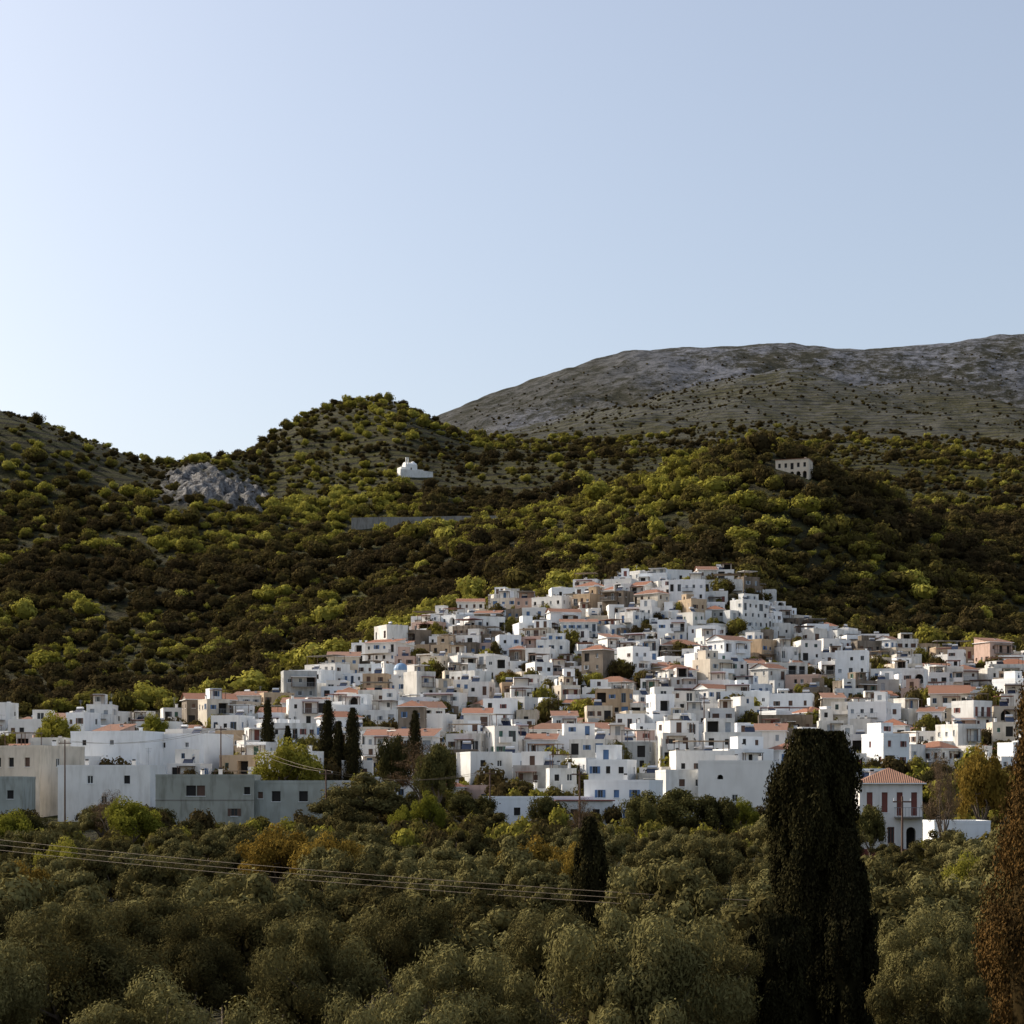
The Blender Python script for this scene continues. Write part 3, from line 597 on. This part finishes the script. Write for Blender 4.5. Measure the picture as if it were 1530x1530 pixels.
for k in range(8):
    a0=math.pi*k/8;a1=math.pi*(k+1)/8
    h.quad((-3.8,-2.4*math.cos(a0),3.65+1.7*math.sin(a0)),(3.8,-2.4*math.cos(a0),3.65+1.7*math.sin(a0)),(3.8,-2.4*math.cos(a1),3.65+1.7*math.sin(a1)),(-3.8,-2.4*math.cos(a1),3.65+1.7*math.sin(a1)),'white_plaster')
    for sx in(-3.8,3.8): h.tri((sx,-2.4*math.cos(a0),3.65+1.7*math.sin(a0)),(sx,-2.4*math.cos(a1),3.65+1.7*math.sin(a1)),(sx,0,3.65),'white_plaster')
for xx in(-3.9,-2.5): h.box(xx,xx+.5,-2.9,-2.4,3.6,7.4,'white_plaster')
h.box(-4.0,-1.9,-2.95,-2.35,7.4,7.9,'white_plaster'); h.dome(2.2,0,4.8,1.5,'white_plaster')
h.box(-7,-4.01,-3,3,-4,2.0,'white_plaster'); h.box(4.01,8,-3,2,-4,1.2,'aged_white_plaster'); h.box(-9,13,-6,-5.6,-5,.0,'aged_white_plaster')
cx_,cy_=WX(612,1150),1150; h.build('hillside_chapel',(cx_,cy_,gz(cx_,cy_)+2.2),.5)
h=HB(); prev=None
for px in range(525,812,9):
    d=985-abs(px-660)*.05; x=WX(px,d); z=gz(x,d)*.25+py2z(781,d)*.75
    if prev:
        a,b_,zz_=prev; tz=zz_+3.6; t2=z+3.6
        h.quad((a,b_,zz_-5),(x,d,z-5),(x,d,t2),(a,b_,tz),'concrete'); h.quad((a,b_,tz),(x,d,t2),(x,d+6,t2),(a,b_+6,tz),'concrete')
    prev=(x,d,z)
h.build('stone_retaining_wall',(0,0,0),0)

# ---- the rest of the village
def blocked(x,y,r=3):
    for (fx,fy,_,hw,hd) in FOOT:
        if abs(x-fx)<hw+r and abs(y-fy)<hd+r: return True
    return False
green=[]; nh=0
d=300.0
while d<606:
    L=np.interp(d,vd,vL); R=np.interp(d,vd,vR); x=WX(L,d)+random.uniform(0,5); xe=WX(R,d)
    while x<xe:
        w=random.choice([4.5,5,5.5,6,6.5,7.5,8.5,10.5])*random.uniform(.9,1.1); dp=random.uniform(5,7.5); xc=x+w/2; yc=d+random.uniform(-2.5,2.5)
        x+=w+random.uniform(-.3,2.6)
        px=CX+F*xc/yc; pg_=0.16
        if d<345: pg_=0.35
        if d<345 and (540<px<690 or 1180<px): pg_=0.75
        if d<390 and px>1180: pg_=max(pg_,.35)
        if d<420 and px<700: pg_=max(pg_,0.28)
        if random.random()<pg_: green.append((xc,yc)); continue
        if blocked(xc,yc,w*.35): continue
        st=random.choices([1,2,3],[.40,.52,.08])[0]
        if d>560: st=min(st,2)
        slope=(gz(xc+8,yc)-gz(xc-8,yc))/16; rz=-math.atan(slope*1.8)+random.choice([0,0,-.15,.25,-.3,-.5,.5])+random.uniform(-.15,.15)
        z=gz(xc,yc-dp/2)-.2+random.uniform(-.6,.6)
        make_house('village_house',xc,yc,z,w,dp,st,rz); nh+=1
    d+=random.uniform(8.6,10.0)
print('houses',nh)
gp=[]
for (x,y) in green:
    for k in range(random.randint(2,4)): gp.append((x+random.uniform(-4,4),y+random.uniform(-3,3),random.uniform(1.8,3.6)))
for k in range(1400):
    dd_=random.uniform(296,606); px=random.uniform(-100,1650)
    if invill(np.array([px]),np.array([dd_]),0)[0]: gp.append((WX(px,dd_),dd_,random.uniform(.8,2.5)))
for k in range(700):
    dd_=random.uniform(190,300); px=random.uniform(-200,1700); gx=WX(px,dd_)
    if not blocked(gx,dd_,1.0): gp.append((gx,dd_,random.uniform(1.0,2.3)))
gp=np.array([g for g in gp if not blocked(g[0],g[1],-1.5)]); n=len(gp); s=gp[:,2]
scatter('village_greenery',np.stack([gp[:,0],gp[:,1],Hh(gp[:,0],gp[:,1])],1),np.stack([np.zeros(n),np.zeros(n),RNG.uniform(0,6.28,n)],1),np.stack([s,s,s*RNG.uniform(1.1,1.6,n)],1),RNG.uniform(0.1,.78,n),HP,6)

# ------------------------------------------------------------ named trees
def inst(name,src,x,y,sc=1,rz=None,sz=None,z=None):
    o=bpy.data.objects.new(name,src.data); o.location=(x,y,gz(x,y) if z is None else z); o.rotation_euler=(0,0,random.uniform(0,6.28) if rz is None else rz)
    o.scale=(sc,sc,sz or sc); scene.collection.objects.link(o); return o
OLP=[broadleaf('olive_tree_form',OLIVE,R=random.uniform(2.2,2.5),Hc=random.uniform(2.7,3.1),Rz=random.uniform(1.7,2.0),k=38,npb=900,size=0.060,asp=0.32,br=(.42,.82),outw=.65,trunk=.17) for _ in range(4)]
OLF=[broadleaf('olive_tree_far_form',OLIVE,R=random.uniform(2.2,2.5),Hc=random.uniform(2.7,3.1),Rz=random.uniform(1.6,2.0),k=30,npb=250,size=0.12,asp=0.45,br=(.48,.85),outw=.75,trunk=.17) for _ in range(4)]
YT=broadleaf('yellow_tree_form',YEL,R=3.2,Hc=3.6,Rz=2.4,k=40,npb=260,size=.13,asp=.6,br=(.5,.9))
MT=broadleaf('mustard_tree_form',MUS,R=3.2,Hc=3.4,Rz=2.2,k=40,npb=260,size=.13,asp=.6,br=(.5,.9))
GT=broadleaf('green_tree_form',GRN,R=3.2,Hc=3.6,Rz=2.4,k=44,npb=260,size=.13,asp=.6,br=(.5,.9))
BT=broadleaf('bare_tree_form',BRN,R=2.2,Hc=5.0,Rz=3.6,k=70,npb=110,size=.15,asp=.10,br=(.5,.9),core=False)
EXT={}
for o in [YT,MT,GT,BT]+OLF+OLP:
    a_=np.zeros(len(o.data.vertices)*3,np.float32); o.data.vertices.foreach_get('co',a_); a_=a_.reshape(-1,3); EXT[o.data.name]=(float(np.ptp(a_[:,0])),float(a_[:,2].max()))
def tr(name,src,px,d,pytop,wpx):
    x=WX(px,d); z=gz(x,d); Ht=py2z(pytop,d)-z; ex,ez=EXT[src.data.name]
    o=inst(name,src,x,d,1,z=z); sx=wpx/F*d/ex; o.scale=(sx,sx,Ht/ez); return o
OC=bpy.data.collections.new('olive_forms')
for o in OLF: OC.objects.link(o)
front=[(945,40,1348,320),(700,44,1402,280),(455,50,1362,260),(190,42,1432,320),(1065,50,1392,210),(1395,42,1425,230),(-30,48,1392,260),(330,38,1478,280),(600,36,1468,260),(820,58,1350,210),(610,62,1332,220),(290,60,1352,230),(95,62,1342,210),(1380,60,1350,200),(1440,52,1400,150)]
fr_=[]
for k,(px,d,pt,wd) in enumerate(front):
    tr('olive_tree',OLP[k%4],px,d,pt,wd); fr_.append((WX(px,d),d,wd/F*d/2))
og=[]; d=50.0
while d<194:
    sp_=5.0 if d<100 else 5.6; x=WX(-300,d); xe=WX(1850,d); x+=random.uniform(0,5)
    while x<xe:
        xx=x+random.uniform(-1.2,1.2); yy=d+random.uniform(-1.5,1.5); x+=sp_*random.uniform(.85,1.15)
        ppx=CX+F*xx/yy; r_=2.5/yy*F
        if random.random()<.05: continue
        if yy<60 and 1120-r_<ppx<1310+r_: continue
        if yy<50 and ppx>1470-r_: continue
        if any((xx-a)**2+(yy-b_)**2<(r+1.6)**2 for a,b_,r in fr_): continue
        if 60<yy<101 and 858-r_*.8<ppx<905+r_*.8: continue
        s_=random.choice([.68,.78,.88,.97,1.06])*random.uniform(.93,1.07)
        if yy>90: s_*=.9
        if yy>115 and 1275<ppx<1400: s_*=.72
        og.append((xx,yy,s_))
    d+=5.0 if d<120 else 6.0
near=[o for o in og if o[1]<66]; farg=np.array([o for o in og if o[1]>=66])
for (x,y,s_) in near: inst('olive_tree',random.choice(OLP),x,y,s_,sz=s_*random.uniform(.9,1.1))
n=len(farg); s=farg[:,2]
scatter('olive_grove',np.stack([farg[:,0],farg[:,1],Hh(farg[:,0],farg[:,1])],1),np.stack([np.zeros(n),np.zeros(n),RNG.uniform(0,6.28,n)],1),np.stack([s,s,s*RNG.uniform(.85,1.2,n)],1),RNG.random(n),OC,4)
m_=900; px_=RNG.uniform(-300,1850,m_); d_=np.sqrt(RNG.uniform(40**2,190**2,m_)); x_=WX(px_,d_); s_=RNG.uniform(.5,1.3,m_)
scatter('grove_undergrowth',np.stack([x_,d_,Hh(x_,d_)],1),np.stack([np.zeros(m_),np.zeros(m_),RNG.uniform(0,6.28,m_)],1),np.stack([s_,s_,s_],1),RNG.uniform(0,.5,m_),HP,6)
print('olives',len(near),n)
def cypress(name,px,d,pytop,R,mat,nl=60000,ls=0.075,blunt=4.0,basew=.62):
    x=WX(px,d); z0=gz(x,d); Ht=py2z(pytop,d)-z0
    a=Acc(); a.add(tube((0,0,-.5),(0,0,Ht*.8),R*.2,R*.05,8,5,.004),1)
    def prof(t): return R*np.minimum(1,((1-t)*blunt))**0.62*np.minimum(1,basew+t*2.2)*(0.94+.1*np.sin(t*9+px))
    K=26;n=14;V_=[];ph=RNG.uniform(0,6.28)
    for k in range(K+1):
        t=.04+.90*k/K
        for j in range(n):
            th=2*math.pi*j/n; r=float(prof(t))*.56*(1+.10*math.sin(3*th+t*14+ph)+.1*random.uniform(-1,1)); V_.append((r*math.cos(th),r*math.sin(th),t*Ht))
    a.add((np.array(V_),np.array([[k*n+j,k*n+(j+1)%n,(k+1)*n+(j+1)%n,(k+1)*n+j] for k in range(K) for j in range(n)])),0,0.0)  # dark inner core, added inside the foliage to block light
    nb=int(240*Ht/10*max(1,R)); tt=RNG.uniform(.03,.99,nb)**.9; th=RNG.uniform(0,6.28,nb); pr=prof(tt)*RNG.uniform(.62,1.06,nb)
    C=np.stack([pr*np.cos(th),pr*np.sin(th),tt*Ht],1); br=RNG.uniform(.14,.30,nb)*R/1.3+.03
    m_=nl//nb; D=rdir(nb*m_); P=np.repeat(C,m_,0)+D*np.repeat(br,m_)[:,None]*RNG.uniform(.4,1.15,(nb*m_,1))*np.array([1,1,2.8])
    P[:,2]=np.where(P[:,2]>Ht,Ht-(P[:,2]-Ht)*.3,P[:,2])
    out=P*np.array([1,1,0]); out/=np.maximum(1e-5,np.linalg.norm(out,axis=1))[:,None]
    lv=np.repeat(RNG.random(nb),m_)*.6+RNG.random(nb*m_)*.4
    a.add(leaves(P,out*.6+rdir(len(P))*.6,ls,.4,up=.7),0,lv)
    o=a.obj(name,[mat,BARK]); o.location=(x,d,z0); return o
cypress('cypress_tree',1207,55,1091,1.02,CYP,95000,.06,blunt=6,basew=.9)
cypress('cypress_tree',1236,55.5,1094,.98,CYP,95000,.06,blunt=8,basew=.9)
cypress('cypress_tree',1162,51,1368,.85,CYP,60000,.06,blunt=5,basew=.9)
cypress('cypress_tree',1266,54,1240,.74,CYP,60000,.06,blunt=3,basew=.9)
cypress('cypress_tree',1556,44,1005,1.25,CYPB,100000,.045,blunt=1.9,basew=.9)
cypress('cypress_tree',882,98,1222,.88,CYP,26000,.09,blunt=2.6,basew=.8)
for (px,d_,pt,R_) in [(400,335,1046,1.3),(490,318,1047,1.7),(506,316,1078,1.3),(527,314,1058,1.6),(620,330,1062,1.4),(582,310,1116,.9),(430,330,1085,1.0),(270,420,1040,1.0)]:
    cypress('cypress_tree',px,d_,pt,R_,CYP,9000,.17,blunt=2.4)
O1,O2=OLF[0],OLF[1]
for nm,src,l in (('yellow_green_tree',YT,[(435,296,1098,120),(85,345,1058,80),(195,215,1186,110),(90,140,1246,90),(15,190,1205,90),(1455,118,1268,100),(1110,240,1188,60),(640,235,1178,60),(600,232,1200,50),(1120,400,1078,60),(1340,420,1062,50),(230,380,1062,50)]),
  ('mustard_tree',MT,[(415,135,1228,135),(490,130,1240,115),(800,122,1246,125),(858,120,1256,70),(30,110,1284,120),(1465,225,1108,85),(850,560,912,45),(760,470,1000,40)]),
  ('green_tree',GT,[(30,205,1208,90),(1000,230,1176,120),(1065,228,1186,80),(955,225,1190,70),(1415,70,1405,90),(655,275,1108,70),(590,290,1095,60),(700,255,1185,85),(815,250,1188,70),(925,310,1105,45),(235,240,1205,60),(1300,196,1200,60),(1390,300,1150,60),(1250,320,1120,50)]),
  ('bare_tree',BT,[(1408,190,1118,62),(630,280,1105,110),(165,225,1178,60),(870,205,1190,50)]),
  ('olive_tree',O1,[(545,250,1150,130),(500,245,1175,80),(610,248,1180,80),(735,235,1205,70),(1250,240,1195,80),(1440,170,1240,90)]),
  ('olive_tree',O2,[(150,230,1200,70),(520,225,1200,80),(1180,235,1190,70),(280,215,1222,70),(340,212,1228,60)])):
    for t in l: tr(nm,src,*t)

def pole(px,d,pytop):
    x=WX(px,d); z=gz(x,d); zt=py2z(pytop,d); h=HB(); h.cyl((0,0,-1),(0,0,zt-z),.15,'brown_wood',8,.1)
    h.box(-.9,.9,-.06,.06,zt-z-.6,zt-z-.45,'brown_wood')
    for q in(-.8,0,.8): h.cyl((q,0,zt-z-.45),(q,0,zt-z-.2),.05,'white_paint',6)
    h.build('utility_pole',(x,d,z),random.uniform(-.3,.3)); return (x,d,zt)
ps=[pole(97,272,1105),pole(330,300,1085),pole(487,246,1150),pole(732,255,1150),pole(866,215,1150),pole(1190,300,1095),pole(1348,185,1190),pole(1052,400,1040)]
def cab(name,segs,r):
    a=Acc()
    for (p,q,sag) in segs:
        p=np.array(p);q=np.array(q); pts=[p+(q-p)*t-np.array([0,0,sag*4*t*(1-t)]) for t in np.linspace(0,1,14)]
        for u_,w_ in zip(pts[:-1],pts[1:]): a.add(tube(u_,w_,r,r,4,1),0)
    return a.obj(name,[MATS[MI['cable']]])
segs=[]
for p,q in zip(ps[:3],ps[1:4]):
    for k in(-.8,.8): segs.append(((p[0]+k,p[1],p[2]-.2),(q[0]+k,q[1],q[2]-.2),1.2))
cab('village_power_line',segs,.022)
A=[(WX(-250,110),110,py2z(1225,110)),(WX(1300,80),80,py2z(1355,80))]; sg=[]
for k in(0,.3,.6): sg.append(((A[0][0],A[0][1],A[0][2]-k),(A[1][0],A[1][1],A[1][2]-k*.8),.5))
cab('power_line',sg,.0145)

# ------------------------------------------------------------ light, sky, camera
AZ=math.radians(65); EL=math.radians(33)
S=Vector((-math.sin(AZ)*math.cos(EL),math.cos(AZ)*math.cos(EL),math.sin(EL)))
L=bpy.data.lights.new('sun','SUN'); L.energy=5.0; L.angle=math.radians(.5); L.color=(1,.90,.75)
lo=bpy.data.objects.new('sun',L); lo.rotation_euler=(-S).to_track_quat('-Z','Y').to_euler(); lo.location=(-200,300,400); scene.collection.objects.link(lo)
w=bpy.data.worlds.new('World'); scene.world=w; w.use_nodes=True; nt=w.node_tree
sk=nt.nodes.new('ShaderNodeTexSky'); sk.sky_type='NISHITA'; sk.sun_disc=False; sk.sun_elevation=EL; sk.sun_rotation=-AZ; sk.dust_density=3.5; sk.air_density=1.0; sk.ozone_density=1.0; sk.altitude=100
hz=nt.nodes.new('ShaderNodeMix'); hz.data_type='RGBA'; hz.blend_type='ADD'; hz.inputs[0].default_value=1.0; hz.inputs[7].default_value=(1.15,1.12,1.08,1)
nt.links.new(sk.outputs[0],hz.inputs[6]); nt.links.new(hz.outputs[2],nt.nodes['Background'].inputs[0]); nt.nodes['Background'].inputs[1].default_value=0.15
cam=bpy.data.cameras.new('camera'); co=bpy.data.objects.new('camera',cam); scene.collection.objects.link(co); scene.camera=co
co.location=(0,0,0); co.rotation_euler=(math.radians(90),0,0); cam.sensor_width=36; cam.lens=F/1530*36; cam.shift_y=(HY-765)/1530; cam.clip_end=30000; cam.clip_start=.5
